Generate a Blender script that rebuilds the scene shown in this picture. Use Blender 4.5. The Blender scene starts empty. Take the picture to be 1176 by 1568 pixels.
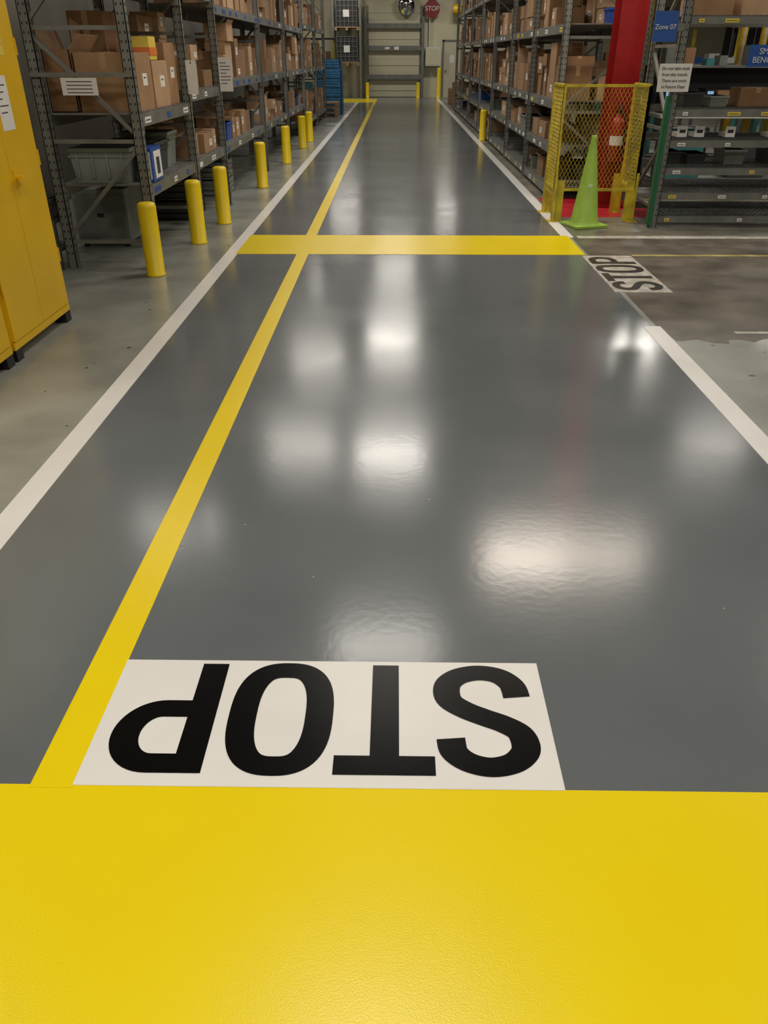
import bpy, math, random
from mathutils import Vector, Matrix
S=bpy.context.scene
S.view_settings.view_transform='Standard'
col=bpy.context.collection

# ---------------------------------------------------------------- materials
def mat(name,c,rough=0.5,metal=0.0,var=0.0,scale=8.0,bump=0.0,bscale=60.0,coat=0.0,rvar=0.0,spec=0.5,emit=None,es=0.0,dist=0.002,c2=None):
    m=bpy.data.materials.new(name); m.use_nodes=True
    nt=m.node_tree; b=nt.nodes['Principled BSDF']
    b.inputs['Base Color'].default_value=(*c,1); b.inputs['Roughness'].default_value=rough
    b.inputs['Metallic'].default_value=metal; b.inputs['Coat Weight'].default_value=coat
    b.inputs['Coat Roughness'].default_value=0.12
    b.inputs['Specular IOR Level'].default_value=spec
    if emit: b.inputs['Emission Color'].default_value=(*emit,1); b.inputs['Emission Strength'].default_value=es
    tc=nt.nodes.new('ShaderNodeTexCoord')
    if var>0 or c2:
        n=nt.nodes.new('ShaderNodeTexNoise'); n.inputs['Scale'].default_value=scale; n.inputs['Detail'].default_value=6
        nt.links.new(tc.outputs['Object'],n.inputs['Vector'])
        r=nt.nodes.new('ShaderNodeValToRGB'); r.color_ramp.elements[0].position=0.35; r.color_ramp.elements[1].position=0.65
        lo=tuple(max(0,x*(1-var)) for x in c); hi=tuple(min(1,x*(1+var)) for x in (c2 or c))
        r.color_ramp.elements[0].color=(*lo,1); r.color_ramp.elements[1].color=(*hi,1)
        nt.links.new(n.outputs['Fac'],r.inputs['Fac']); nt.links.new(r.outputs['Color'],b.inputs['Base Color'])
    if rvar>0:
        n=nt.nodes.new('ShaderNodeTexNoise'); n.inputs['Scale'].default_value=1.7; n.inputs['Detail'].default_value=4
        nt.links.new(tc.outputs['Object'],n.inputs['Vector'])
        mr=nt.nodes.new('ShaderNodeMapRange'); mr.inputs['From Min'].default_value=0.3; mr.inputs['From Max'].default_value=0.7
        mr.inputs['To Min'].default_value=rough-rvar; mr.inputs['To Max'].default_value=rough+rvar
        nt.links.new(n.outputs['Fac'],mr.inputs['Value']); nt.links.new(mr.outputs['Result'],b.inputs['Roughness'])
    if bump>0:
        n=nt.nodes.new('ShaderNodeTexNoise'); n.inputs['Scale'].default_value=bscale; n.inputs['Detail'].default_value=2
        nt.links.new(tc.outputs['Object'],n.inputs['Vector'])
        bp=nt.nodes.new('ShaderNodeBump'); bp.inputs['Strength'].default_value=bump; bp.inputs['Distance'].default_value=dist
        nt.links.new(n.outputs['Fac'],bp.inputs['Height']); nt.links.new(bp.outputs['Normal'],b.inputs['Normal'])
    return m
M={}
M['lane']=mat('grey_epoxy',(0.130,0.144,0.150),0.175,var=0.08,scale=1.1,bump=0.13,bscale=34,rvar=0.02,spec=0.42)
M['old']=mat('pale_old_epoxy',(0.27,0.28,0.25),0.27,var=0.17,scale=2.2,bump=0.12,bscale=40,rvar=0.07,spec=0.4)
M['conc']=mat('worn_concrete',(0.110,0.096,0.076),0.42,var=0.38,scale=3.0,bump=0.2,bscale=50,rvar=0.08)
M['conc2']=mat('worn_pale_concrete',(0.17,0.16,0.13),0.33,var=0.35,scale=1.8,bump=0.2,bscale=40,rvar=0.08)
M['ypaint']=mat('yellow_floor_paint',(0.82,0.63,0.004),0.25,var=0.02,scale=1.5,bump=0.32,bscale=300,rvar=0.02,dist=0.001,spec=0.42)
M['wpaint']=mat('white_floor_paint',(0.76,0.75,0.72),0.30,var=0.03,scale=3,bump=0.08,bscale=200,spec=0.4)
M['bpaint']=mat('black_floor_paint',(0.003,0.003,0.003),0.24,bump=0.25,bscale=420,spec=0.2,dist=0.001)
M['wworn']=mat('worn_white_paint',(0.46,0.44,0.38),0.4,var=0.25,scale=12)
M['bworn']=mat('worn_black_paint',(0.02,0.02,0.018),0.4,var=0.4,scale=12)
M['redp']=mat('red_floor_paint',(0.45,0.02,0.03),0.35,var=0.2,scale=5)
M['yline']=mat('faded_yellow_paint',(0.42,0.36,0.12),0.4,var=0.3,scale=6)
M['steel']=mat('rack_steel_grey',(0.18,0.185,0.17),0.45,0.2,var=0.15,scale=6)
M['steeld']=mat('rack_steel_dark',(0.085,0.088,0.085),0.5,0.3,var=0.2,scale=6)
M['deck']=mat('deck_steel',(0.19,0.185,0.17),0.5,0.4,var=0.2,scale=7)
M['hole']=mat('slot_black',(0.012,0.012,0.012),0.8)
M['cardA']=mat('cardboard_tan',(0.33,0.195,0.10),0.85,var=0.09,scale=5,bump=0.2,bscale=30)
M['cardB']=mat('cardboard_brown',(0.24,0.135,0.065),0.85,var=0.09,scale=5,bump=0.2,bscale=30)
M['cardC']=mat('cardboard_light',(0.45,0.29,0.17),0.85,var=0.08,scale=5,bump=0.2,bscale=30)
M['tape']=mat('packing_tape',(0.42,0.27,0.14),0.25)
M['paper']=mat('white_paper',(0.75,0.74,0.72),0.7,var=0.03,scale=10)
M['ink']=mat('print_ink',(0.03,0.03,0.035),0.7)
M['blueL']=mat('blue_label',(0.02,0.09,0.36),0.5)
M['ylab']=mat('yellow_label',(0.75,0.6,0.08),0.5)
M['yell']=mat('yellow_steel_enamel',(0.76,0.47,0.008),0.33,var=0.05,scale=3,bump=0.08,bscale=20)
M['yb']=mat('yellow_bollard_plastic',(0.82,0.60,0.008),0.38,var=0.04,scale=5)
M['ygd']=mat('yellow_guard_steel',(0.58,0.46,0.03),0.5,var=0.2,scale=9)
M['red']=mat('red_column_paint',(0.25,0.005,0.006),0.4,var=0.1,scale=4)
M['cone']=mat('lime_cone_pvc',(0.29,0.46,0.06),0.5,var=0.08,scale=8)
M['green']=mat('green_post_paint',(0.015,0.13,0.06),0.45)
M['tote']=mat('grey_tote_plastic',(0.21,0.235,0.215),0.5,var=0.08,scale=6)
M['toted']=mat('dark_tote_plastic',(0.045,0.048,0.05),0.5)
M['blue']=mat('blue_plastic',(0.02,0.08,0.38),0.4,var=0.1,scale=6)
M['bluec']=mat('blue_crate_plastic',(0.03,0.16,0.33),0.5,var=0.2,scale=6)
M['teal']=mat('teal_machine_paint',(0.05,0.25,0.25),0.4,var=0.1,scale=3)
M['wood']=mat('pallet_wood',(0.33,0.21,0.11),0.8,var=0.2,scale=9)
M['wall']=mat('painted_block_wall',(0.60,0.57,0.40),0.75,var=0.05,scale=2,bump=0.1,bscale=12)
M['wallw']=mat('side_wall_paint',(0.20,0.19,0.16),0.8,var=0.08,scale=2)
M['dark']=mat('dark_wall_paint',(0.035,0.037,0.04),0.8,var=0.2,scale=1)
M['ceil']=mat('ceiling_deck',(0.12,0.12,0.115),0.8,var=0.05,scale=2)
M['doorp']=mat('door_paint',(0.55,0.52,0.38),0.5,var=0.03)
M['stopr']=mat('stop_sign_red',(0.22,0.012,0.02),0.5)
M['mirror']=mat('convex_mirror_glass',(0.8,0.82,0.82),0.08,1.0)
M['black']=mat('black_plastic',(0.012,0.012,0.013),0.4)
M['housing']=mat('fixture_housing',(0.7,0.7,0.7),0.5)
M['orange']=mat('orange_label',(0.75,0.2,0.03),0.5)
M['screen']=mat('lit_screen',(0.1,0.2,0.3),0.3,emit=(0.35,0.6,0.9),es=0.5)
M['white']=mat('white_enamel',(0.62,0.62,0.58),0.45,var=0.04)
M['extred']=mat('extinguisher_red',(0.30,0.012,0.01),0.3)

# ---------------------------------------------------------------- mesh builder
class MB:
    def __init__(s): s.v=[];s.f=[];s.mi=[];s.ms=[];s.sm=[]
    def m(s,k):
        if k not in s.ms: s.ms.append(k)
        return s.ms.index(k)
    def raw(s,vs,fs,k,smooth=False):
        o=len(s.v); s.v+= [tuple(x) for x in vs]; i=s.m(k)
        for f in fs: s.f.append([o+j for j in f]); s.mi.append(i); s.sm.append(smooth)
    def box(s,x0,x1,y0,y1,z0,z1,k,rz=0.0,taper=0.0):
        cx,cy=(x0+x1)/2,(y0+y1)/2
        vs=[]
        for z,t in ((z0,1-taper),(z1,1)):
            for x,y in ((x0,y0),(x1,y0),(x1,y1),(x0,y1)):
                dx,dy=(x-cx)*t,(y-cy)*t
                vs.append((cx+dx*math.cos(rz)-dy*math.sin(rz),cy+dx*math.sin(rz)+dy*math.cos(rz),z))
        s.raw(vs,[(3,2,1,0),(4,5,6,7),(0,1,5,4),(1,2,6,5),(2,3,7,6),(3,0,4,7)],k)
    def bar(s,a,b,w,d,k,up=(0,0,1)):
        a,b=Vector(a),Vector(b); t=(b-a).normalized(); u=Vector(up)
        if abs(t.dot(u))>0.98: u=Vector((1,0,0))
        n=t.cross(u).normalized()*w/2; q=t.cross(n).normalized()*d/2
        vs=[a-n-q,a+n-q,a+n+q,a-n+q,b-n-q,b+n-q,b+n+q,b-n+q]
        s.raw(vs,[(3,2,1,0),(4,5,6,7),(0,1,5,4),(1,2,6,5),(2,3,7,6),(3,0,4,7)],k)
    def tube(s,a,b,r,k,n=12):
        a,b=Vector(a),Vector(b); t=(b-a).normalized(); u=Vector((0,0,1)) if abs(t.z)<0.9 else Vector((1,0,0))
        p=t.cross(u).normalized(); q=t.cross(p)
        vs=[c+ (p*math.cos(2*math.pi*i/n)+q*math.sin(2*math.pi*i/n))*r for c in (a,b) for i in range(n)]
        s.raw(vs,[(i,(i+1)%n,n+(i+1)%n,n+i) for i in range(n)],k,True)
        s.raw(vs[:n],[tuple(range(n))[::-1]],k); s.raw(vs[n:],[tuple(range(n))],k)
    def lathe(s,prof,k,c=(0,0,0),n=28,mtx=None):
        vs=[]
        for r,z in prof:
            for i in range(n):
                a=2*math.pi*i/n; p=Vector((r*math.cos(a),r*math.sin(a),z))
                if mtx: p=mtx@p
                vs.append(p+Vector(c))
        fs=[(j*n+i,j*n+(i+1)%n,(j+1)*n+(i+1)%n,(j+1)*n+i) for j in range(len(prof)-1) for i in range(n)]
        s.raw(vs,fs,k,True)
    def obj(s,name,bevel=0.0,parent=None,loc=None):
        me=bpy.data.meshes.new(name)
        if loc is None:
            xs=[p[0] for p in s.v]; ys=[p[1] for p in s.v]; zs=[p[2] for p in s.v]
            loc=((min(xs)+max(xs))/2,(min(ys)+max(ys))/2,min(zs))
        me.from_pydata([(p[0]-loc[0],p[1]-loc[1],p[2]-loc[2]) for p in s.v],[],s.f)
        for k in s.ms: me.materials.append(M[k])
        me.polygons.foreach_set('material_index',s.mi); me.polygons.foreach_set('use_smooth',s.sm)
        me.update()
        o=bpy.data.objects.new(name,me); o.location=loc; col.objects.link(o)
        if bevel:
            b=o.modifiers.new('bevel','BEVEL'); b.width=bevel; b.segments=2; b.limit_method='ANGLE'
        if parent: o.parent=parent; o.location=Vector(loc)-parent.location
        return o
def text(s,name,parent,loc,size,k,rot=(math.pi/2,0,0)):
    c=bpy.data.curves.new(name,'FONT'); c.body=s; c.size=size; c.align_x='CENTER'; c.align_y='CENTER'; c.extrude=0.001
    c.materials.append(M[k]); o=bpy.data.objects.new(name,c); col.objects.link(o)
    o.rotation_euler=rot; o.parent=parent; o.location=Vector(loc)-parent.location
    return o

# ---------------------------------------------------------------- room shell
def slab(name,x0,x1,y0,y1,z0,z1,k):
    b=MB(); b.box(x0,x1,y0,y1,z0,z1,k); return b.obj(name,loc=(0,0,z0))
slab('floor',-4.2,14,-5,38.8,-0.1,0,'old')
slab('floor_lane',-1.53,1.76,1.30,38.7,0,0.0015,'lane')
slab('floor_yellow_zone',-4.1,6,-4.5,1.32,0,0.002,'ypaint')
slab('wall_back',-4.2,14,38.8,39,0,6,'wall')
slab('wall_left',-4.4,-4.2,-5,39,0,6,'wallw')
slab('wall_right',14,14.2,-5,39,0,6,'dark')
slab('wall_front',-4.2,14,-5.2,-5,0,6,'wallw')
slab('ceiling',-4.2,14,-5,38.8,6,6.1,'ceil')
# worn side road on the right, chipped near edge
random.seed(4)
b=MB(); x=1.80
near=[(1.80,5.22)]
while x<9:
    x+=random.uniform(0.02,0.09); near.append((x,5.0-0.12*min(1,(x-1.8)/0.3)+random.uniform(-0.05,0.05)+0.05*math.sin(x*3)))
poly=near+[(9,8.2),(1.80,8.2)]
b.raw([(p[0],p[1],0.0012) for p in poly],[tuple(range(len(poly)))],'conc')
b.raw([(1.8,8.2,0.0012),(13.9,8.2,0.0012),(13.9,38,0.0012),(1.8,38,0.0012)],[(0,1,2,3)],'conc2')
for i in range(30):
    cx,cy=random.uniform(2.0,4.2),random.uniform(4.0,4.85); r=random.uniform(0.008,0.03); n=7
    b.raw([(cx+r*random.uniform(.5,1.6)*math.cos(2*math.pi*q/n),cy+r*random.uniform(.4,1)*math.sin(2*math.pi*q/n),0.0013) for q in range(n)],[tuple(range(n))],'conc')
b.obj('floor_worn_concrete',loc=(0,0,0))
# small paint chips and scuffs in the coating
b=MB()
for i in range(46):
    side=random.random()
    cx,cy=(random.uniform(-1.4,1.65),random.uniform(1.9,7.0)) if side<.5 else (random.uniform(-2.2,-1.62),random.uniform(3,9))
    r=random.uniform(0.002,0.006) if side<.5 else random.uniform(0.003,0.012); n=7
    b.raw([(cx+r*random.uniform(.5,1.6)*math.cos(2*math.pi*q/n),cy+r*random.uniform(.4,1)*math.sin(2*math.pi*q/n),0.0019) for q in range(n)],[tuple(range(n))],'hole' if random.random()<.5 else 'wworn')
b.obj('floor_paint_chips',loc=(0,0,0))

def line(name,x0,x1,y0,y1,k,z=0.003):
    return slab(name,x0,x1,y0,y1,0.0,z,k)
line('floor_line_walkway_yellow',-0.92,-0.81,1.31,37.2,'ypaint',0.0032)
line('floor_line_white_left',-1.59,-1.475,1.32,37.2,'wpaint',0.0030)
line('floor_line_white_right',1.70,1.82,1.32,5.21,'wpaint',0.0030)
line('floor_line_white_right',1.70,1.82,8.2,37.2,'wpaint',0.0030)
line('floor_line_crossing_yellow',-1.49,1.77,7.40,8.28,'ypaint',0.0034)
line('floor_line_crossing_yellow',-2.3,-0.8,34.2,37.2,'ypaint',0.0034)
line('floor_line_side_white',1.86,9,8.16,8.28,'wworn',0.0025)
line('floor_line_side_yellow',2.2,9,7.36,7.42,'yline',0.0025)
b=MB()
for (x0,x1,y0,y1) in ((2.28,2.62,5.06,5.10),(2.55,3.0,5.02,5.07),(2.9,4.2,5.05,5.09)): b.box(x0,x1,y0,y1,0,0.0024,'wworn')
b.obj('floor_line_worn_remnant')
b=MB()
b.box(1.85,3.05,9.35,10.75,0,0.0025,'redp'); b.obj('floor_red_marking')
line('floor_line_workshop',2.9,9,10.6,10.68,'yline',0.0025)

# ---------------------------------------------------------------- STOP lettering
def cr(pts,closed=False,n=8):
    out=[];N=len(pts)
    P=lambda i: Vector(pts[i%N]) if closed else Vector(pts[max(0,min(N-1,i))])
    for i in range(N if closed else N-1):
        a,b_,c,d=P(i-1),P(i),P(i+1),P(i+2)
        for k in range(n):
            t=k/n
            out.append(0.5*((2*b_)+(-a+c)*t+(2*a-5*b_+4*c-d)*t*t+(-a+3*b_-3*c+d)*t**3))
    if not closed: out.append(Vector(pts[-1]))
    return out
def ribbon(path,tv,th,closed=False):
    N=len(path);L=[];R=[]
    for i,p in enumerate(path):
        a=path[(i-1)%N] if (closed or i>0) else path[i]; c=path[(i+1)%N] if (closed or i<N-1) else path[i]
        t=(c-a).normalized(); n=Vector((-t.y,t.x)); w=(tv*n.x**2+th*n.y**2)/2
        L.append(p+n*w);R.append(p-n*w)
    vs=L+R; fs=[(i,N+i,N+(i+1)%N,(i+1)%N) for i in range(N if closed else N-1)]
    return [(v.x,v.y) for v in vs],fs
TV,TH=0.078,0.064
H=0.415
def letter(ch,w):
    out=[]
    if ch=='T':
        out.append(([(0,H-TH),(w,H-TH),(w,H),(0,H)],[(0,1,2,3)]))
        out.append(([(w/2-TV/2,0),(w/2+TV/2,0),(w/2+TV/2,H-TH),(w/2-TV/2,H-TH)],[(0,1,2,3)]))
    if ch=='P':
        out.append(([(0,0),(TV,0),(TV,H),(0,H)],[(0,1,2,3)]))
        r=0.088; x1=w-TV/2-r; top=H-TH/2; bot=0.155+TH/2; mid=(top+bot)/2; ry=(top-bot)/2
        path=[Vector((TV,top)),Vector((x1,top))]+[Vector((x1+r*math.sin(a),mid+ry*math.cos(a))) for a in [math.pi*i/24 for i in range(1,24)]]+[Vector((x1,bot)),Vector((TV,bot))]
        out.append(ribbon(path,TV,TH))
    if ch=='O':
        cx,cy=w/2,H/2; a=w/2-TV/2; b_=H/2-TH/2+0.006; n=2.7; path=[]
        for i in range(72):
            t=2*math.pi*i/72; c,s_=math.cos(t),math.sin(t)
            path.append(Vector((cx+a*math.copysign(abs(c)**(2/n),c),cy+b_*math.copysign(abs(s_)**(2/n),s_))))
        out.append(ribbon(path,TV,TH,True))
    if ch=='S':
        k=w/0.27
        p=[(.233,.288),(.226,.335),(.19,.370),(.135,.385),(.08,.372),(.045,.340),(.036,.304),(.048,.264),(.086,.234),(.135,.21),(.185,.183),(.224,.15),(.235,.112),(.225,.072),(.19,.042),(.135,.029),(.08,.042),(.045,.080),(.037,.130)]
        out.append(ribbon(cr([(x*k,y) for x,y in p]),TV,TH))
    return out
def stop(name,tf,box,kw,kb,zb):
    b=MB(); b.box(*box,0,zb,kw)
    for ch,x,w in (('S',0,0.275),('T',0.283,0.268),('O',0.563,0.293),('P',0.893,0.272)):
        for vs,fs in letter(ch,w):
            b.raw([(*tf(x+p[0],p[1]),zb+0.0012) for p in vs],fs,kb)
    return b.obj(name,loc=(0,0,0))
stop('floor_stop_marking',lambda r,y:(0.398-r,1.773-y),(-0.812,0.440,1.318,1.79),'wpaint','bpaint',0.0036)
stop('floor_stop_marking',lambda r,y:(2.15-y*0.95,6.15+r),(1.73,2.18,6.09,7.37),'wworn','bworn',0.003)

# ---------------------------------------------------------------- bollards
def bollard(x,y,h=0.58,r=0.075):
    b=MB(); b.lathe([(0,0),(r+0.006,0),(r+0.006,0.012),(r,0.016),(r,h-0.035),(r*0.95,h-0.014),(r*0.7,h-0.003),(0.0001,h)],'yb',c=(x,y,0))
    b.obj('yellow_bollard')
for x,y in ((-2.02,6.6),(-1.94,7.89),(-1.89,8.93),(-1.87,11.62),(-1.87,14.43),(-1.86,16.92),(-1.85,18.27)): bollard(x,y)
bollard(1.88,18.6,0.6,0.07); bollard(-1.24,37.6,0.6,0.08); bollard(0.93,37.6,0.6,0.08); bollard(1.80,37.4,1.15,0.085)

# ---------------------------------------------------------------- pallet racks
def post(b,x,y,h,k,w=0.075,holes=True,face=-1,sx=1):
    d=0.006
    b.box(x-w/2,x+w/2,y-w/2,y-w/2+d,0,h,k); b.box(x-w/2,x-w/2+d,y-w/2,y+w/2,0,h,k); b.box(x+w/2-d,x+w/2,y-w/2,y+w/2,0,h,k)
    b.box(x-w/2,x-w/2+0.02,y+w/2-d,y+w/2,0,h,k); b.box(x+w/2-0.02,x+w/2,y+w/2-d,y+w/2,0,h,k)
    b.box(x-w/2-0.02,x+w/2+0.02,y-w/2-0.02,y+w/2+0.02,0,0.008,k)
    if holes:
        z=0.12
        while z<h-0.05:
            for o in (-0.018,0.018):
                b.box(x+o-0.005,x+o+0.005,y-w/2-0.001,y-w/2+0.001,z,z+0.018,'hole')
                xx=x+sx*w/2
                b.box(xx-0.001,xx+0.001,y+o-0.005,y+o+0.005,z,z+0.018,'hole')
            z+=0.06
def rack(name,xf,xr,ys,levels,h=3.4,k='steel',labels=('blueL','paper'),holes_n=3,deckk='deck',seed=1):
    rnd=random.Random(seed)
    b=MB(); sx=1 if xf>xr else -1
    for i,y in enumerate(ys):
        for x in (xf,xr): post(b,x,y,h,k,holes=i<holes_n,sx=sx)
        z=0.22;j=0
        while z<h-0.3:
            b.bar((xf,y,z),(xr,y,z),0.03,0.03,k)
            a,c=(xf,xr) if j%2 else (xr,xf)
            b.bar((a,y,z+0.03),(c,y,min(h,z+0.75)),0.03,0.03,k)
            z+=0.78;j+=1
    for i in range(len(ys)-1):
        y0,y1=ys[i],ys[i+1]
        lv=levels[i] if isinstance(levels[0],(list,tuple)) else levels
        for z in lv:
            for x in (xf,xr):
                b.box(x-0.022,x+0.022,y0+0.038,y1-0.038,z-0.10,z-0.012,k)
                for yy in (y0+0.038,y1-0.078): b.box(x-0.03,x+0.03,yy,yy+0.04,z-0.15,z,k)
            n=int((y1-y0)/0.16)
            for q in range(n):
                a=y0+0.04+(y1-y0-0.08)*q/n; c=a+(y1-y0-0.08)/n-0.018
                b.box(min(xf,xr)+0.0,max(xf,xr)-0.0,a,c,z-0.012,z,deckk)
            y=y0+0.15
            while y<y1-0.25:
                lw=rnd.uniform(0.08,0.2)
                xx=xf+sx*0.023
                b.box(xx-0.002,xx+0.002,y,y+lw,z-0.08,z-0.035,rnd.choice(labels))
                if rnd.random()<.7: b.box(xx-0.003,xx+0.003,y+0.02,y+lw-0.02,z-0.062,z-0.054,'ink')
                y+=lw+rnd.uniform(0.25,0.9)
    return b.obj(name)
LY=[6.85,8.6,10.15,13.4,16.4,19.6,22.6,25.4]
XF,XR=-2.07,-2.80
rack('pallet_rack',XF,XR,LY,[[0.67,1.2,2.15],[0.67,1.3,2.2],[0.67,1.35,2.1,2.9],[0.67,1.35,2.1,2.9],[0.67,1.35,2.1,2.9],[0.3,1.35,2.2],[0.3,1.35,2.2]],seed=2)
RY=[10.6,12.9,15.3,18.0,20.8,23.6,26.4,29.2]
RF,RR=1.98,2.90
RL=[0.14,0.62,1.12,1.92,2.7]
rack('pallet_rack',RF,RR,RY,RL,k='steel',seed=3,labels=('paper','paper','ylab'))

# ---------------------------------------------------------------- cartons
def carton(b,x,y,z,wx,wy,h,rz,k,face=1,label=True,rnd=random):
    c,s_=math.cos(rz),math.sin(rz)
    b.box(x-wx/2,x+wx/2,y-wy/2,y+wy/2,z,z+h,k,rz)
    def lb(x0,x1,y0,y1,z0,z1,kk):
        vs=[]
        for zz in (z0,z1):
            for (p,q) in ((x0,y0),(x1,y0),(x1,y1),(x0,y1)): vs.append((x+p*c-q*s_,y+p*s_+q*c,zz))
        b.raw(vs,[(3,2,1,0),(4,5,6,7),(0,1,5,4),(1,2,6,5),(2,3,7,6),(3,0,4,7)],kk)
    e=0.0015
    lb(-0.025,0.025,-wy/2-e,wy/2+e,z+h*0.72,z+h+e,'tape')
    if wy>0.2: lb(-wx/2-e,wx/2+e,-0.0015,0.0015,z+h-0.001,z+h+2*e,'hole')
    if rnd.random()<0.22 and h>0.18:
        for sg in (-1,1):
            fa=rnd.uniform(0.2,1.0); fl=wx*0.42
            p0=(sg*wx/2*0.98,0,z+h); p1=(sg*(wx/2*0.98+fl*0.25*math.cos(fa)),0,z+h+fl*0.55*math.sin(fa)+0.02)
            b.bar((x+p0[0]*c,y+p0[0]*s_,p0[2]),(x+p1[0]*c,y+p1[0]*s_,p1[2]),wy*0.94,0.005,k)
    if label:
        fx=face*wx/2
        lw=min(0.13,wy*0.42); lh=min(0.09,h*0.35); o=rnd.uniform(-0.2,0.2)*wy; zo=z+h*rnd.uniform(0.15,0.5)
        lb(fx-e,fx+e,o-lw/2,o+lw/2,zo,zo+lh,'paper')
        lb(fx-2*e,fx+2*e,o-lw*0.3,o+lw*0.2,zo+lh*0.6,zo+lh*0.7,'ink')
        if rnd.random()<.5: lb(-lw/2-0.03,lw/2-0.03,-wy/2-e,-wy/2+e,z+h*0.3,z+h*0.3+lh*0.8,'paper')
def shelf_boxes(x0,x1,y0,y1,z,hmax,face,seed,dens=0.85,wmin=0.2,wmax=0.5,mix=0.0):
    rnd=random.Random(seed); b=MB(); t=MB()
    for row in (0,1):
        xa,xb=(x0+0.03,(x0+x1)/2-0.02) if row==0 else ((x0+x1)/2+0.02,x1-0.03)
        y=y0+0.07
        while y<y1-0.2:
            w=min(rnd.uniform(wmin,wmax),y1-0.06-y)
            if w<0.12: break
            if rnd.random()<dens:
                zz=z+0.001
                if rnd.random()<mix:
                    kk=rnd.choice(['tote','toted','blue','tote']); hh=rnd.uniform(0.14,0.24); xm=(xa+xb)/2; d=(xb-xa)*0.9
                    t.box(xm-d/2,xm+d/2,y+0.01,y+w-0.02,zz,zz+hh,kk,0,0.1); t.box(xm-d/2-0.01,xm+d/2+0.01,y,y+w-0.01,zz+hh-0.025,zz+hh,kk)
                    y+=w+0.02; continue
                top=z+hmax*rnd.uniform(0.5,1)
                k=rnd.choice(['cardA','cardB','cardC','cardA','cardC'])
                while zz<top-0.1:
                    hh=min(rnd.uniform(0.13,0.42),top-zz)
                    d=(xb-xa)*rnd.uniform(0.75,0.97)
                    carton(b,(xa+xb)/2+rnd.uniform(-.02,.02),y+w/2,zz,d,w*rnd.uniform(0.82,0.95),hh,rnd.uniform(-.05,.05),k,face,rnd.random()<.5,rnd)
                    zz+=hh+0.001
                    if rnd.random()<.35: break
            y+=w+rnd.uniform(0.005,0.09)
    if b.v: b.obj('cardboard_boxes')
    if t.v: t.obj('plastic_bins')
shelf_boxes(XR,XF,6.95,8.5,2.15,0.8,1,10)
shelf_boxes(XR,XF,8.68,10.05,0.67,0.35,1,21,0.9,0.3,0.5,0.3); shelf_boxes(XR,XF,8.68,10.05,1.3,0.72,1,22,0.95,0.35,0.55); shelf_boxes(XR,XF,8.68,10.05,2.2,0.8,1,23)
for i in range(2,7):
    y0,y1=LY[i]+0.08,LY[i+1]-0.08
    lv=[0.67,1.35,2.1,2.9] if i<5 else [0.3,1.35,2.2]
    for j,z in enumerate(lv): shelf_boxes(XR,XF,y0,y1,z,(0.38 if (z<1 and i<5) else 0.62),1,100+i*10+j,0.92,0.2,0.5,0.2 if j==0 else 0.0)
for i in range(7):
    y0,y1=RY[i]+0.08,RY[i+1]-0.08
    for j,z in enumerate(RL):
        hm=[0.33,0.30,0.64,0.6,0.6][j]; ds=[0.3,0.45,0.92,0.92,0.9][j]
        shelf_boxes(RF,RR,y0,y1,z,hm,-1,300+i*10+j,ds,0.28,0.6,0.25 if j<2 else 0.03)

def one_carton(x,y,z,wx,wy,h,rz,k,face=1,name='cardboard_box'):
    b=MB(); carton(b,x,y,z,wx,wy,h,rz,k,face,True,random.Random(5)); return b.obj(name,bevel=0.003)
one_carton(-2.325,7.28,1.201,0.46,0.52,0.42,0.0,'cardA')
# open carton with raised flaps
b=MB(); x,y,z,wx,wy,h=-2.68,7.25,1.201,0.22,0.52,0.44; t=0.006
b.box(x-wx/2,x+wx/2,y-wy/2,y+wy/2,z,z+t,'cardB')
b.box(x-wx/2,x-wx/2+t,y-wy/2,y+wy/2,z,z+h,'cardB'); b.box(x+wx/2-t,x+wx/2,y-wy/2,y+wy/2,z,z+h,'cardB')
b.box(x-wx/2,x+wx/2,y-wy/2,y-wy/2+t,z,z+h,'cardB'); b.box(x-wx/2,x+wx/2,y+wy/2-t,y+wy/2,z,z+h,'cardB')
b.bar((x-wx/2,y,z+h),(x-wx/2-0.04,y,z+h+0.13),wy*0.98,t,'cardC'); b.bar((x+wx/2,y,z+h),(x+wx/2+0.08,y,z+h+0.10),wy*0.98,t,'cardC')
b.bar((x,y+wy/2,z+h),(x,y+wy/2+0.04,z+h+0.2),wx*0.96,t,'cardC')
b.obj('open_cardboard_box')
one_carton(-2.27,7.85,1.201,0.34,0.44,0.36,-0.03,'cardC')
one_carton(-2.62,7.90,1.201,0.3,0.55,0.72,0.0,'cardB')
one_carton(-2.3,8.32,1.201,0.36,0.38,0.5,0.0,'cardA')
b=MB(); b.box(-2.33,-2.13,7.70,7.92,1.566,1.74,'ylab',0.0); b.box(-2.335,-2.125,7.695,7.925,1.60,1.66,'orange',0.0); b.obj('parts_carton')

def tote(x,y,z,wx,wy,h,k,name='storage_tote',label=False):
    b=MB(); b.box(x-wx/2,x+wx/2,y-wy/2,y+wy/2,z,z+h,k,0,0.12)
    b.box(x-wx/2-0.012,x+wx/2+0.012,y-wy/2-0.012,y+wy/2+0.012,z+h-0.03,z+h,k)
    b.box(x-wx/2-0.006,x+wx/2+0.006,y-wy/2-0.006,y+wy/2+0.006,z+h-0.07,z+h-0.06,k)
    for q in range(4):
        xx=x-wx/2+wx*(q+0.5)/4; b.box(xx-0.008,xx+0.008,y-wy/2-0.004,y-wy/2+0.02,z+0.04,z+h-0.03,k)
    b.box(x-wx/2+0.02,x+wx/2-0.02,y-wy/2+0.02,y+wy/2-0.02,z+h,z+h+0.002,'hole')
    if label: b.box(x-0.05,x+0.05,y-wy/2-0.01,y-wy/2-0.008,z+h*0.3,z+h*0.7,'paper')
    return b.obj(name)
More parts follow.
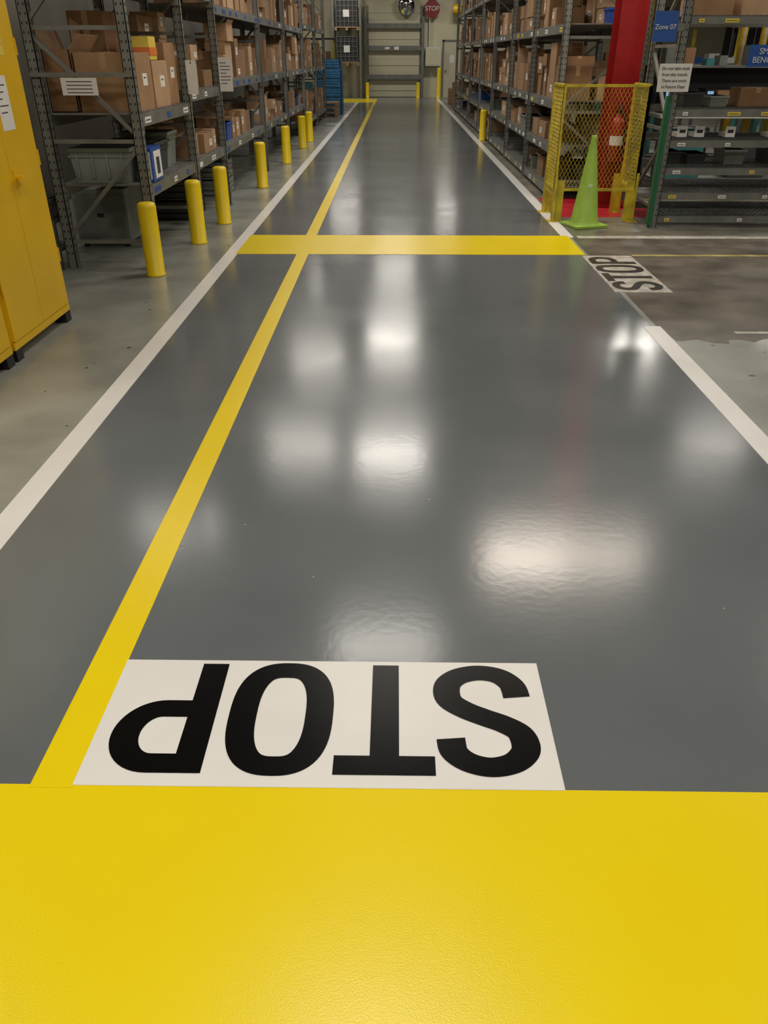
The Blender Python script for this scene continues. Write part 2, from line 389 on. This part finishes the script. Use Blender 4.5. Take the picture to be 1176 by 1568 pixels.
tote(-2.46,7.15,0.671,0.50,0.40,0.27,'tote')
tote(-2.40,7.75,0.671,0.5,0.5,0.26,'toted')
tote(-2.40,8.25,0.671,0.44,0.35,0.3,'tote')
tote(-3.0,6.95,0.41,0.24,0.3,0.16,'toted','small_case',True)
b=MB(); b.box(-3.15,-2.86,6.75,7.15,0.38,0.41,'steeld')
for xx in (-3.13,-2.88):
    for yy in (6.77,7.13): b.box(xx-0.015,xx+0.015,yy-0.015,yy+0.015,0,0.38,'steeld')
b.box(-3.15,-2.86,6.76,7.14,0.15,0.17,'steeld'); b.obj('low_steel_stand')
b=MB(); b.box(-2.17,-2.055,7.05,7.36,0.671,0.93,'blue',0.0); b.box(-2.055,-2.052,7.12,7.33,0.69,0.90,'paper'); b.box(-2.052,-2.050,7.18,7.27,0.72,0.85,'ink')
b.box(-2.16,-2.065,7.048,7.05,0.69,0.90,'paper'); b.box(-2.14,-2.085,7.046,7.048,0.73,0.85,'ink'); b.obj('blue_parts_bin')
def crate_stack(name,x,y,wx,wy,h,n,k):
    b=MB()
    for i in range(n):
        z=i*h
        b.box(x-wx/2,x+wx/2,y-wy/2,y+wy/2,z,z+0.02,k)
        for q in range(3):
            zz=z+0.03+q*(h-0.04)/3
            for (a,c,d,e) in ((x-wx/2,x+wx/2,y-wy/2,y-wy/2+0.015),(x-wx/2,x+wx/2,y+wy/2-0.015,y+wy/2),(x-wx/2,x-wx/2+0.015,y-wy/2,y+wy/2),(x+wx/2-0.015,x+wx/2,y-wy/2,y+wy/2)):
                b.box(a,c,d,e,zz,zz+(h-0.04)/3-0.012,k)
        for a in (x-wx/2,x+wx/2-0.03):
            for c in (y-wy/2,y+wy/2-0.03): b.box(a,a+0.03,c,c+0.03,z,z+h-0.005,k)
        b.box(x-wx/2+0.02,x+wx/2-0.02,y-wy/2+0.02,y+wy/2-0.02,z+0.02,z+h*0.7,'hole')
    return b.obj(name)
b=MB(); b.box(-3.05,-2.55,7.7,8.5,0.05,0.52,'tote'); b.box(-3.02,-2.58,7.69,7.70,0.09,0.48,'steel'); b.box(-2.83,-2.77,7.675,7.69,0.28,0.31,'black')
for xx in (-3.02,-2.62):
    for yy in (7.72,8.44): b.box(xx,xx+0.04,yy,yy+0.04,0,0.05,'black')
b.obj('grey_steel_locker')
crate_stack('plastic_crate_stack',-2.5,9.4,0.45,0.7,0.22,2,'toted')
crate_stack('plastic_crate_stack',-2.45,11.0,0.5,0.6,0.22,2,'tote')
crate_stack('blue_crate_stack',-2.05,27.3,0.75,0.9,0.25,5,'bluec')
crate_stack('blue_crate_stack',-2.15,28.6,0.75,0.9,0.25,6,'bluec')
def pallets(name,x,y,n,w=1.1,d=1.0):
    b=MB()
    for i in range(n):
        z=i*0.13
        for q in range(3):
            xx=x-w/2+q*(w-0.08)/2; b.box(xx,xx+0.08,y-d/2,y+d/2,z+0.018,z+0.108,'wood')
        for q in range(6):
            yy=y-d/2+q*(d-0.1)/5; b.box(x-w/2,x+w/2,yy,yy+0.1,z+0.108,z+0.13,'wood')
            if q%2==0: b.box(x-w/2,x+w/2,yy,yy+0.1,z,z+0.018,'wood')
    return b.obj(name)
pallets('wooden_pallet_stack',-2.2,26.2,3,0.9); pallets('wooden_pallet_stack',-2.35,30.3,5,0.9); pallets('wooden_pallet_stack',2.5,31.0,6,1.0); pallets('wooden_pallet_stack',2.5,33.3,4,1.0)

def paper(name,x,y,z,w,h):
    b=MB()
    b.box(x-w/2,x+w/2,y-0.002,y,z-h,z,'paper')
    for q in range(7): b.box(x-w*0.38,x+w*(0.38 if q%3 else 0.1),y-0.003,y-0.002,z-h*(0.15+q*0.1)-h*0.02,z-h*(0.15+q*0.1),'ink')
    b.box(x-0.004,x+0.004,y-0.001,y+0.03,z-0.004,z+0.01,'steel')
    return b.obj(name)
paper('hanging_document',-1.955,10.1,1.58,0.15,0.34)
b=MB(); b.box(-2.035,-1.935,8.55,8.552,1.27,1.56,'paper'); b.box(-1.99,-1.98,8.549,8.55,1.53,1.545,'ink'); b.bar((-1.985,8.551,1.55),(-1.985,8.551,1.62),0.003,0.003,'ink'); b.obj('hanging_paper_tag')
b=MB(); b.box(-2.60,-2.32,6.79,6.793,1.33,1.45,'paper')
for q in range(4): b.box(-2.56,-2.36,6.789,6.79,1.427-q*0.025-0.006,1.427-q*0.025,'ink')
b.bar((-2.83,6.80,1.47),(-2.04,6.80,1.47),0.02,0.03,'steel'); b.obj('rack_notice_sign')

# ---------------------------------------------------------------- yellow safety cabinets
def cabinet(y0,y1,x0=-3.12,x1=-2.27,h=2.02):
    b=MB(); z0=0.07
    b.box(x0,x1-0.022,y0,y1,z0,h,'yell')
    ym=(y0+y1)/2
    for a,c in ((y0+0.012,ym-0.003),(ym+0.003,y1-0.012)):
        b.box(x1-0.022,x1,a,c,z0+0.05,h-0.04,'yell')
    b.box(x1-0.02,x1-0.004,y0,y1,z0,z0+0.045,'yell')
    for yy in (y0+0.0,y1-0.09):
        for xx in (x0,x1-0.09):
            b.box(xx,xx+0.085,yy,yy+0.085,0,z0,'black')
    b.tube((x1,ym+0.06,0.97),(x1+0.05,ym+0.06,0.97),0.016,'yell'); b.bar((x1+0.05,ym+0.0,0.97),(x1+0.05,ym+0.12,0.955),0.02,0.026,'yell')
    b.box(x1,x1+0.006,ym+0.03,ym+0.09,0.92,1.02,'yell')
    for yy in (y0+0.01,y1-0.01):
        for zz in (0.4,1.0,1.6): b.tube((x1,yy,zz),(x1,yy,zz+0.09),0.008,'yell')
    b.box(x1+0.0,x1+0.0015,ym+0.0,ym+0.26,1.60,1.86,'ylab'); b.box(x1+0.0015,x1+0.0025,ym+0.02,ym+0.24,1.78,1.82,'orange'); b.box(x1+0.0015,x1+0.0025,ym+0.02,ym+0.24,1.65,1.68,'orange')
    b.box(x1+0.0,x1+0.002,ym+0.04,ym+0.20,1.22,1.50,'paper')
    for q in range(5): b.box(x1+0.002,x1+0.003,ym+0.06,ym+0.17-0.03*(q%3),1.45-q*0.035,1.456-q*0.035,'ink')
    return b.obj('flammable_storage_cabinet',bevel=0.003)
cabinet(4.44,5.33); cabinet(3.40,4.40,h=2.02)

# ---------------------------------------------------------------- red column, mesh guard, cone
b=MB(); cx,cy=2.60,10.2; hw=0.15
b.box(cx-hw,cx+hw,cy-0.17,cy-0.15,0,6,'red'); b.box(cx-hw,cx+hw,cy+0.15,cy+0.17,0,6,'red'); b.box(cx-0.01,cx+0.01,cy-0.15,cy+0.15,0,6,'red')
b.box(cx-hw-0.06,cx+hw+0.06,cy-0.24,cy+0.24,0,0.03,'red')
for sx in (-1,1):
    for sy in (-1,1): b.tube((cx+sx*0.19,cy+sy*0.2,0.03),(cx+sx*0.19,cy+sy*0.2,0.07),0.018,'red',6)
b.obj('red_steel_column')
b=MB(); ex,ey=2.56,9.93
b.lathe([(0.0001,0.52),(0.06,0.52),(0.075,0.54),(0.075,0.92),(0.06,0.97),(0.025,1.0),(0.022,1.03),(0.0001,1.03)],'extred',c=(ex,ey,0))
b.box(ex-0.02,ex+0.02,ey-0.05,ey+0.05,1.03,1.06,'black'); b.bar((ex,ey-0.05,1.06),(ex,ey+0.06,1.11),0.02,0.012,'black'); b.lathe([(0.0765,0.70),(0.0765,0.80)],'paper',c=(ex,ey,0)); b.tube((ex+0.05,ey-0.03,1.03),(ex+0.09,ey-0.03,0.62),0.012,'black'); b.box(ex-0.03,ex+0.03,ey+0.07,cy-0.17,0.85,0.9,'steel'); b.obj('fire_extinguisher')
def mesh_panel(b,o,u,w,h,k,cell=0.042,fr=0.026,bulge=0.0):
    o=Vector(o);u=Vector(u).normalized();v=Vector((0,0,1));n=u.cross(v)
    def P(a,c): return o+u*a+v*c+n*(bulge*math.sin(math.pi*a/w)*math.sin(math.pi*c/h))
    for a,c,d,e in ((0,0,w,0),(w,0,w,h),(w,h,0,h),(0,h,0,0)): b.bar(P(a,c),P(d,e),fr,fr,k)
    sl=0.55
    for sg in (1,-1):
        t=-(w+h*sl)
        while t<w+h*sl:
            pts=[]
            for i in range(9):
                c=h*i/8; a=t+sg*c*sl
                pts.append((a,c))
            for (a0,c0),(a1,c1) in zip(pts,pts[1:]):
                if (a0<0 and a1<0) or (a0>w and a1>w): continue
                def clip(a,c,a2,c2):
                    if a<0: q=(0-a)/(a2-a); return 0,c+(c2-c)*q
                    if a>w: q=(w-a)/(a2-a); return w,c+(c2-c)*q
                    return a,c
                A=clip(a0,c0,a1,c1);B=clip(a1,c1,a0,c0)
                if abs(A[0]-B[0])+abs(A[1]-B[1])<1e-3: continue
                b.bar(P(*A),P(*B),0.0028,0.0038,k,up=n)
            t+=cell
b=MB()
xl,xr_,yf,yb=1.75,2.63,9.10,9.70
mesh_panel(b,(xl,yf,0.33),(1,0,0),xr_-xl,1.0,'ygd')
mesh_panel(b,(xl,yb,0.33),(0,-1,0),yb-yf,1.0,'ygd')
mesh_panel(b,(xr_,yf,0.33),(0,1,0),yb-yf,1.0,'ygd',bulge=0.04)
for xx,sg in ((xl,1),(xr_,-1)):
    for yy in (yf,yb):
        b.box(xx-0.01,xx+0.01,yy-0.05,yy+0.05,0,0.5,'ygd'); b.box(min(xx,xx+sg*0.10),max(xx,xx+sg*0.10),yy-0.006,yy+0.006,0,0.42,'ygd')
        b.box(xx-0.06,xx+0.06,yy-0.06,yy+0.06,0,0.008,'ygd')
    b.box(xx-0.006,xx+0.006,yf,yb,0.26,0.36,'ygd')
b.obj('yellow_mesh_guard')
b=MB(); cx,cy=2.05,8.83
b.box(cx-0.19,cx+0.19,cy-0.19,cy+0.19,0.004,0.03,'cone')
b.lathe([(0.165,0.03),(0.155,0.045),(0.145,0.06),(0.03,0.86),(0.026,0.885),(0.018,0.89),(0.015,0.88),(0.014,0.8)],'cone',c=(cx,cy,0))
b.box(cx-0.045,cx-0.005,cy-0.092,cy-0.088,0.40,0.43,'paper')
o=b.obj('traffic_cone',bevel=0.004); o.rotation_euler=(0,0,0.3)

# ---------------------------------------------------------------- right shelving (runs along X)
b=MB(); X0,X1,Y0,Y1=2.76,5.2,8.75,9.65
lv=[0.13,0.36,0.60,0.86,1.14,1.93]
for x in (X0,X1):
    for y in (Y0,Y1): post(b,x,y,3.2,'steel',sx=-1)
    z=0.2;j=0
    while z<3:
        b.bar((x,Y0,z),(x,Y1,z),0.03,0.03,'steel'); b.bar((x,Y0 if j%2 else Y1,z),(x,Y1 if j%2 else Y0,z+0.7),0.03,0.03,'steel'); z+=0.74;j+=1
rnd=random.Random(8)
for z in lv:
    for y in (Y0,Y1): b.box(X0+0.038,X1-0.038,y-0.022,y+0.022,z-0.075,z-0.012,'steel')
    for q in range(11): 
        yy=Y0+(Y1-Y0)*q/10; b.bar((X0+0.04,yy,z-0.006),(X1-0.04,yy,z-0.006),0.008,0.008,'steeld')
    for q in range(40):
        xx=X0+0.05+(X1-X0-0.1)*q/39; b.bar((xx,Y0,z-0.002),(xx,Y1,z-0.002),0.006,0.006,'steeld')
    x=X0+0.12
    while x<X1-0.2:
        lw=rnd.choice([0.05,0.08,0.13]); b.box(x,x+lw,Y0-0.026,Y0-0.022,z-0.062,z-0.03,rnd.choice(['paper','ylab','paper'])); b.box(x+0.01,x+lw-0.01,Y0-0.027,Y0-0.026,z-0.05,z-0.044,'ink'); x+=rnd.uniform(0.15,0.8)
b.box(X0-0.055,X0-0.04,Y0-0.05,Y0+0.05,0.03,1.25,'green'); b.box(X0-0.055,X0-0.02,Y0-0.055,Y0-0.04,0.03,1.25,'green')
b.obj('wire_shelving_rack')
b=MB()
for (x,z,w,h,k) in ((2.95,0.601,0.16,0.12,'toted'),(3.2,0.601,0.2,0.1,'toted'),(3.6,0.601,0.22,0.14,'tote'),(4.1,0.601,0.3,0.14,'toted'),(3.05,1.142,0.2,0.13,'toted'),(3.32,1.142,0.18,0.10,'tote'),(4.2,1.142,0.3,0.2,'blue')):
    b.box(x-w/2,x+w/2,9.0,9.35,z,z+h,k,0,0.1); b.box(x-w/2-0.008,x+w/2+0.008,8.992,9.358,z+h-0.02,z+h,k)
b.obj('small_parts_bins')
one_carton(3.72,9.2,1.142,0.36,0.3,0.17,0.0,'cardB')
one_carton(3.1,9.25,1.932,0.4,0.4,0.3,0.0,'cardA'); one_carton(3.6,9.25,1.932,0.45,0.4,0.24,0.03,'cardC')
b=MB()
for x in (3.0,3.18,3.5,3.95): b.box(x-0.05,x+0.05,9.0,9.02,0.861,0.96,'paper'); b.box(x-0.05,x+0.05,9.02,9.2,0.861,0.90,'white'); b.box(x-0.03,x+0.03,8.999,9.0,0.90,0.93,'ink')
b.obj('labelled_spare_parts')
b=MB(); b.box(2.44,2.665,8.66,8.668,1.71,1.96,'blueL'); b.box(2.64,2.73,8.668,8.71,1.8,1.86,'steel'); s_=b.obj('zone_sign'); text('Zone 07','lettering',s_,(2.55,8.657,1.83),0.058,'paper')
b=MB(); b.box(2.56,2.87,8.66,8.668,1.29,1.53,'paper'); s_=b.obj('tool_notice_sign')
for i,t in enumerate(['Do not take tools','from this trench.','There are more','in Fixture Dept']): text(t,'lettering',s_,(2.715,8.657,1.49-i*0.052),0.037,'ink')
b=MB(); b.box(3.52,3.98,9.0,9.008,1.50,1.69,'blueL'); b.bar((3.55,9.004,1.69),(3.55,9.004,1.9),0.004,0.004,'steel'); b.bar((3.9,9.004,1.69),(3.9,9.004,1.9),0.004,0.004,'steel')
s_=b.obj('bench_sign'); text('SMT\nBENCH','lettering',s_,(3.69,8.995,1.595),0.075,'paper')

# ---------------------------------------------------------------- workshop behind
def bench(x,y,w=2.0,k='steel',seed=1):
    rnd=random.Random(seed); b=MB()
    b.box(x-w/2,x+w/2,y-0.4,y+0.4,0.86,0.90,'white')
    for sx in (-1,1):
        for sy in (-1,1): b.box(x+sx*(w/2-0.05)-0.03,x+sx*(w/2-0.05)+0.03,y+sy*0.36-0.03,y+sy*0.36+0.03,0,0.86,k)
        b.box(x+sx*(w/2-0.05)-0.03,x+sx*(w/2-0.05)+0.03,y+0.34,y+0.40,0.9,2.15,'ygd' if sx>0 else 'black')
    b.box(x-w/2,x+w/2,y+0.1,y+0.4,1.45,1.48,k); b.box(x-w/2,x+w/2,y-0.1,y+0.4,2.1,2.15,'black'); b.box(x-w*0.2,x+w*0.2,y-0.02,y+0.02,2.08,2.1,'white')
    b.box(x-w/2,x+w/2,y+0.39,y+0.40,0.9,1.45,'dark')
    q=x-w/2+0.1
    while q<x+w/2-0.3:
        ww=rnd.uniform(0.10,0.26);hh=rnd.uniform(0.12,0.35); kk=rnd.choice(['teal','black','blue','white','toted','tote','cardA','ylab'])
        b.box(q,q+ww,y-0.05,y+0.25,0.9,0.9+hh,kk); b.box(q+0.02,q+ww*0.6,y-0.2,y-0.08,0.9,0.9+hh*0.4,rnd.choice(['black','white','tote']))
        if kk in('teal','black'): b.box(q+0.03,q+ww-0.03,y-0.056,y-0.05,0.9+hh*0.4,0.9+hh*0.9,'screen')
        ww2=rnd.uniform(0.1,0.25); b.box(q,q+ww2,y+0.12,y+0.35,1.48,1.48+rnd.uniform(0.08,0.25),rnd.choice(['cardA','blue','white','tote','teal'])); q+=max(ww,ww2)+rnd.uniform(0.03,0.15)
    b.box(x-w/2+0.2,x-w/2+0.7,y-0.3,y+0.3,0.1,0.7,'teal'); b.box(x+0.1,x+0.6,y-0.3,y+0.3,0.1,0.5,'toted')
    b.box(x-w/2+0.05,x+w/2-0.05,y-0.3,y+0.34,0.08,0.10,k)
    return b.obj('electronics_workbench')
bench(4.6,12.2,2.0,seed=1); bench(7.0,12.4,2.2,seed=2); bench(4.9,15.4,2.2,seed=3); bench(7.6,15.6,2.2,seed=4); bench(5.2,19.0,2.4,seed=5); bench(8.4,19.2,2.4,seed=6); bench(10,12.3,2.4,seed=9)
for x,y in ((6.0,13.8),(4.4,17.2),(9.2,17.4)):
    b=MB(); b.box(x-0.09,x+0.09,y-0.09,y+0.09,0,6,'black'); b.box(x-0.1,x+0.1,y-0.1,y+0.1,0.0,1.2,'ygd'); b.box(x-0.2,x+0.2,y-0.2,y+0.2,0,0.02,'black'); b.obj('steel_building_column')
b=MB()
for x in (5.05,5.35):
    b.box(x-0.04,x+0.04,13.2,13.28,0,2.6,'yell'); b.box(x-0.015,x+0.015,13.19,13.2,0.9,2.5,'white')
b.box(3.6,6.6,13.19,13.29,2.6,2.72,'ygd'); b.box(3.6,3.68,13.2,13.28,0,2.6,'ygd'); b.box(6.52,6.6,13.2,13.28,0,2.6,'ygd'); b.obj('yellow_gantry_frame')

# ---------------------------------------------------------------- back wall fittings
yw=38.78
b=MB()
for x in (-1.31,1.12): b.box(x-0.06,x+0.06,yw-0.25,yw-0.13,0,3.0,'steel')
for z in (2.67,1.86,0.78): b.box(-1.25,1.06,yw-0.24,yw-0.16,z-0.09,z+0.09,'steel')
b.box(-0.1,0.1,yw-0.25,yw-0.24,1.80,1.92,'paper'); b.box(-0.5,-0.3,yw-0.25,yw-0.24,1.82,1.90,'paper')
b.obj('steel_barrier_frame')
b=MB()
for q in range(14): b.box(-1.2,1.0,yw-0.06-(0.02 if q%2 else 0),yw,0.02+q*0.24,0.02+q*0.24+0.235,'doorp')
b.box(-1.3,-1.2,yw-0.1,yw,0,3.4,'steel'); b.box(1.0,1.1,yw-0.1,yw,0,3.4,'steel'); b.obj('door_1')
b=MB(); b.box(2.05,2.75,yw-0.06,yw,0,2.1,'doorp'); b.box(1.98,2.05,yw-0.08,yw,0,2.17,'steel'); b.box(2.75,2.82,yw-0.08,yw,0,2.17,'steel'); b.box(1.98,2.82,yw-0.08,yw,2.1,2.17,'steel'); b.box(2.3,2.5,yw-0.07,yw-0.06,1.3,1.6,'paper'); b.box(2.12,2.17,yw-0.12,yw-0.06,1.0,1.05,'steel'); b.obj('door_2')
b=MB(); b.box(1.25,1.9,yw-0.35,yw-0.02,1.2,1.9,'white'); b.box(1.3,1.85,yw-0.36,yw-0.35,1.25,1.85,'wall'); b.tube((1.4,yw-0.1,1.9),(1.4,yw-0.1,4.5),0.03,'white'); b.obj('electrical_panel')
b=MB(); cx,cz,r=1.48,3.28,0.34
pts=[(cx+r*math.cos(math.pi/8+i*math.pi/4),cz+r*math.sin(math.pi/8+i*math.pi/4)) for i in range(8)]
b.raw([(p[0],yw-0.30,p[1]) for p in pts]+[(p[0],yw-0.28,p[1]) for p in pts],[tuple(range(8)),tuple(range(15,7,-1))]+[(i,(i+1)%8,8+(i+1)%8,8+i) for i in range(8)],'stopr')
b.tube((cx,yw-0.28,cz),(cx,yw,cz),0.02,'steel'); s_=b.obj('stop_sign'); text('STOP','lettering',s_,(cx,yw-0.31,cz),0.24,'paper')
b=MB(); mt=Matrix.Rotation(math.radians(100),4,'X'); mc=(0.4,yw-0.35,3.36)
b.lathe([(0.36,0),(0.35,0.03),(0.28,0.08),(0.15,0.12),(0.0001,0.13)],'mirror',c=mc,mtx=mt); b.lathe([(0.37,-0.01),(0.385,0.0),(0.355,0.025)],'white',c=mc,mtx=mt); b.tube((0.4,yw-0.35,3.36),(0.4,yw,3.45),0.02,'steel'); b.obj('convex_safety_mirror')
b=MB(); b.tube((2.35,yw-0.5,3.25),(2.75,yw-0.5,3.25),0.18,'yell'); b.tube((2.5,yw-0.5,3.3),(2.5,yw-0.5,6),0.03,'steel'); b.bar((2.55,yw-0.5,3.1),(2.55,yw-0.5,2.6),0.02,0.02,'black'); b.obj('yellow_hoist')
b=MB()
for x in (-2.62,-1.5):
    for y in (37.3,38.4): b.box(x-0.04,x+0.04,y-0.04,y+0.04,0,4.2,'steel')
for z in (1.35,2.6):
    b.box(-2.62,-1.5,37.3,38.4,z-0.03,z,'wood')
    for q in range(3): b.box(-2.55+q*0.45,-2.45+q*0.45,37.3,38.4,z-0.12,z-0.03,'wood')
b.obj('storage_shelf')
b=MB()
for z in (1.351,2.601):
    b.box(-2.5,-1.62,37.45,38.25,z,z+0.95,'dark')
    for q in range(6):
        b.box(-2.5+q*0.17,-2.48+q*0.17,37.43,37.45,z,z+0.95,'steel')
        b.box(-2.5,-1.62,37.425,37.445,z+q*0.18,z+q*0.18+0.02,'steel')
    b.box(-2.2,-1.95,37.42,37.43,z+0.35,z+0.6,'paper')
b.obj('wire_cage_containers')
bench(-3.1,33.5,1.6,seed=12)

# ---------------------------------------------------------------- lights
def fixture(x,y,p,z=4.6,c=(1,0.935,0.845),w=1.2,d=0.55):
    p*=1.12
    b=MB(); b.box(x-w/2-0.03,x+w/2+0.03,y-d/2-0.03,y+d/2+0.03,z+0.02,z+0.08,'housing')
    for sx in (-1,1): b.bar((x+sx*w*0.4,y,z+0.08),(x+sx*w*0.4,y,6),0.01,0.01,'steel')
    o=b.obj('ceiling_and_fill_light')
    l=bpy.data.lights.new('light_panel','AREA'); l.shape='RECTANGLE'; l.size=w; l.size_y=d; l.energy=p; l.color=c
    q=bpy.data.objects.new('light_panel',l); col.objects.link(q); q.parent=o; q.location=Vector((x,y,z))-o.location
LIGHTS=((-0.05,2.6,42),(-0.08,7.2,38),(-0.05,12.4,68),(-0.05,18.7,80),(0,26,55),(-2.2,35.6,70),(2.4,35.6,70),(-1.7,12.7,38),(-1.8,17.4,40),(-3.3,10.0,25),  # the pair near the back wall is added to brighten it
  (1.9,9.2,68),(3.0,9.2,40),(5.9,13,28),(5.9,18.7,120),(5.9,7.6,70),(-0.05,-2.2,85),(-3.3,-1.5,75),(3.2,-1.5,75),(4.5,2.4,60),(-3.6,2.0,50),(9,10,60),(9.5,20,80),(5.9,26,80),(-3,25,50))  # lamps behind the camera and most on the outer sides are added fill
for x,y,p in LIGHTS:
    fixture(x,y,p,c=(1,0.87,0.74) if x in(1.9,3.0) else (1,0.935,0.845))
w=bpy.data.worlds.new('World'); S.world=w; w.use_nodes=True
w.node_tree.nodes['Background'].inputs[0].default_value=(0.5,0.49,0.46,1); w.node_tree.nodes['Background'].inputs[1].default_value=0.15

# ---------------------------------------------------------------- camera
cd=bpy.data.cameras.new('Camera'); cam=bpy.data.objects.new('Camera',cd); col.objects.link(cam)
cam.location=(0,0,1.6); cam.rotation_euler=(math.radians(90-30.7),0,math.radians(0.8))
cd.sensor_fit='VERTICAL'; cd.sensor_height=32; cd.sensor_width=24; cd.lens=32*1178/1568; cd.clip_start=0.05
S.camera=cam
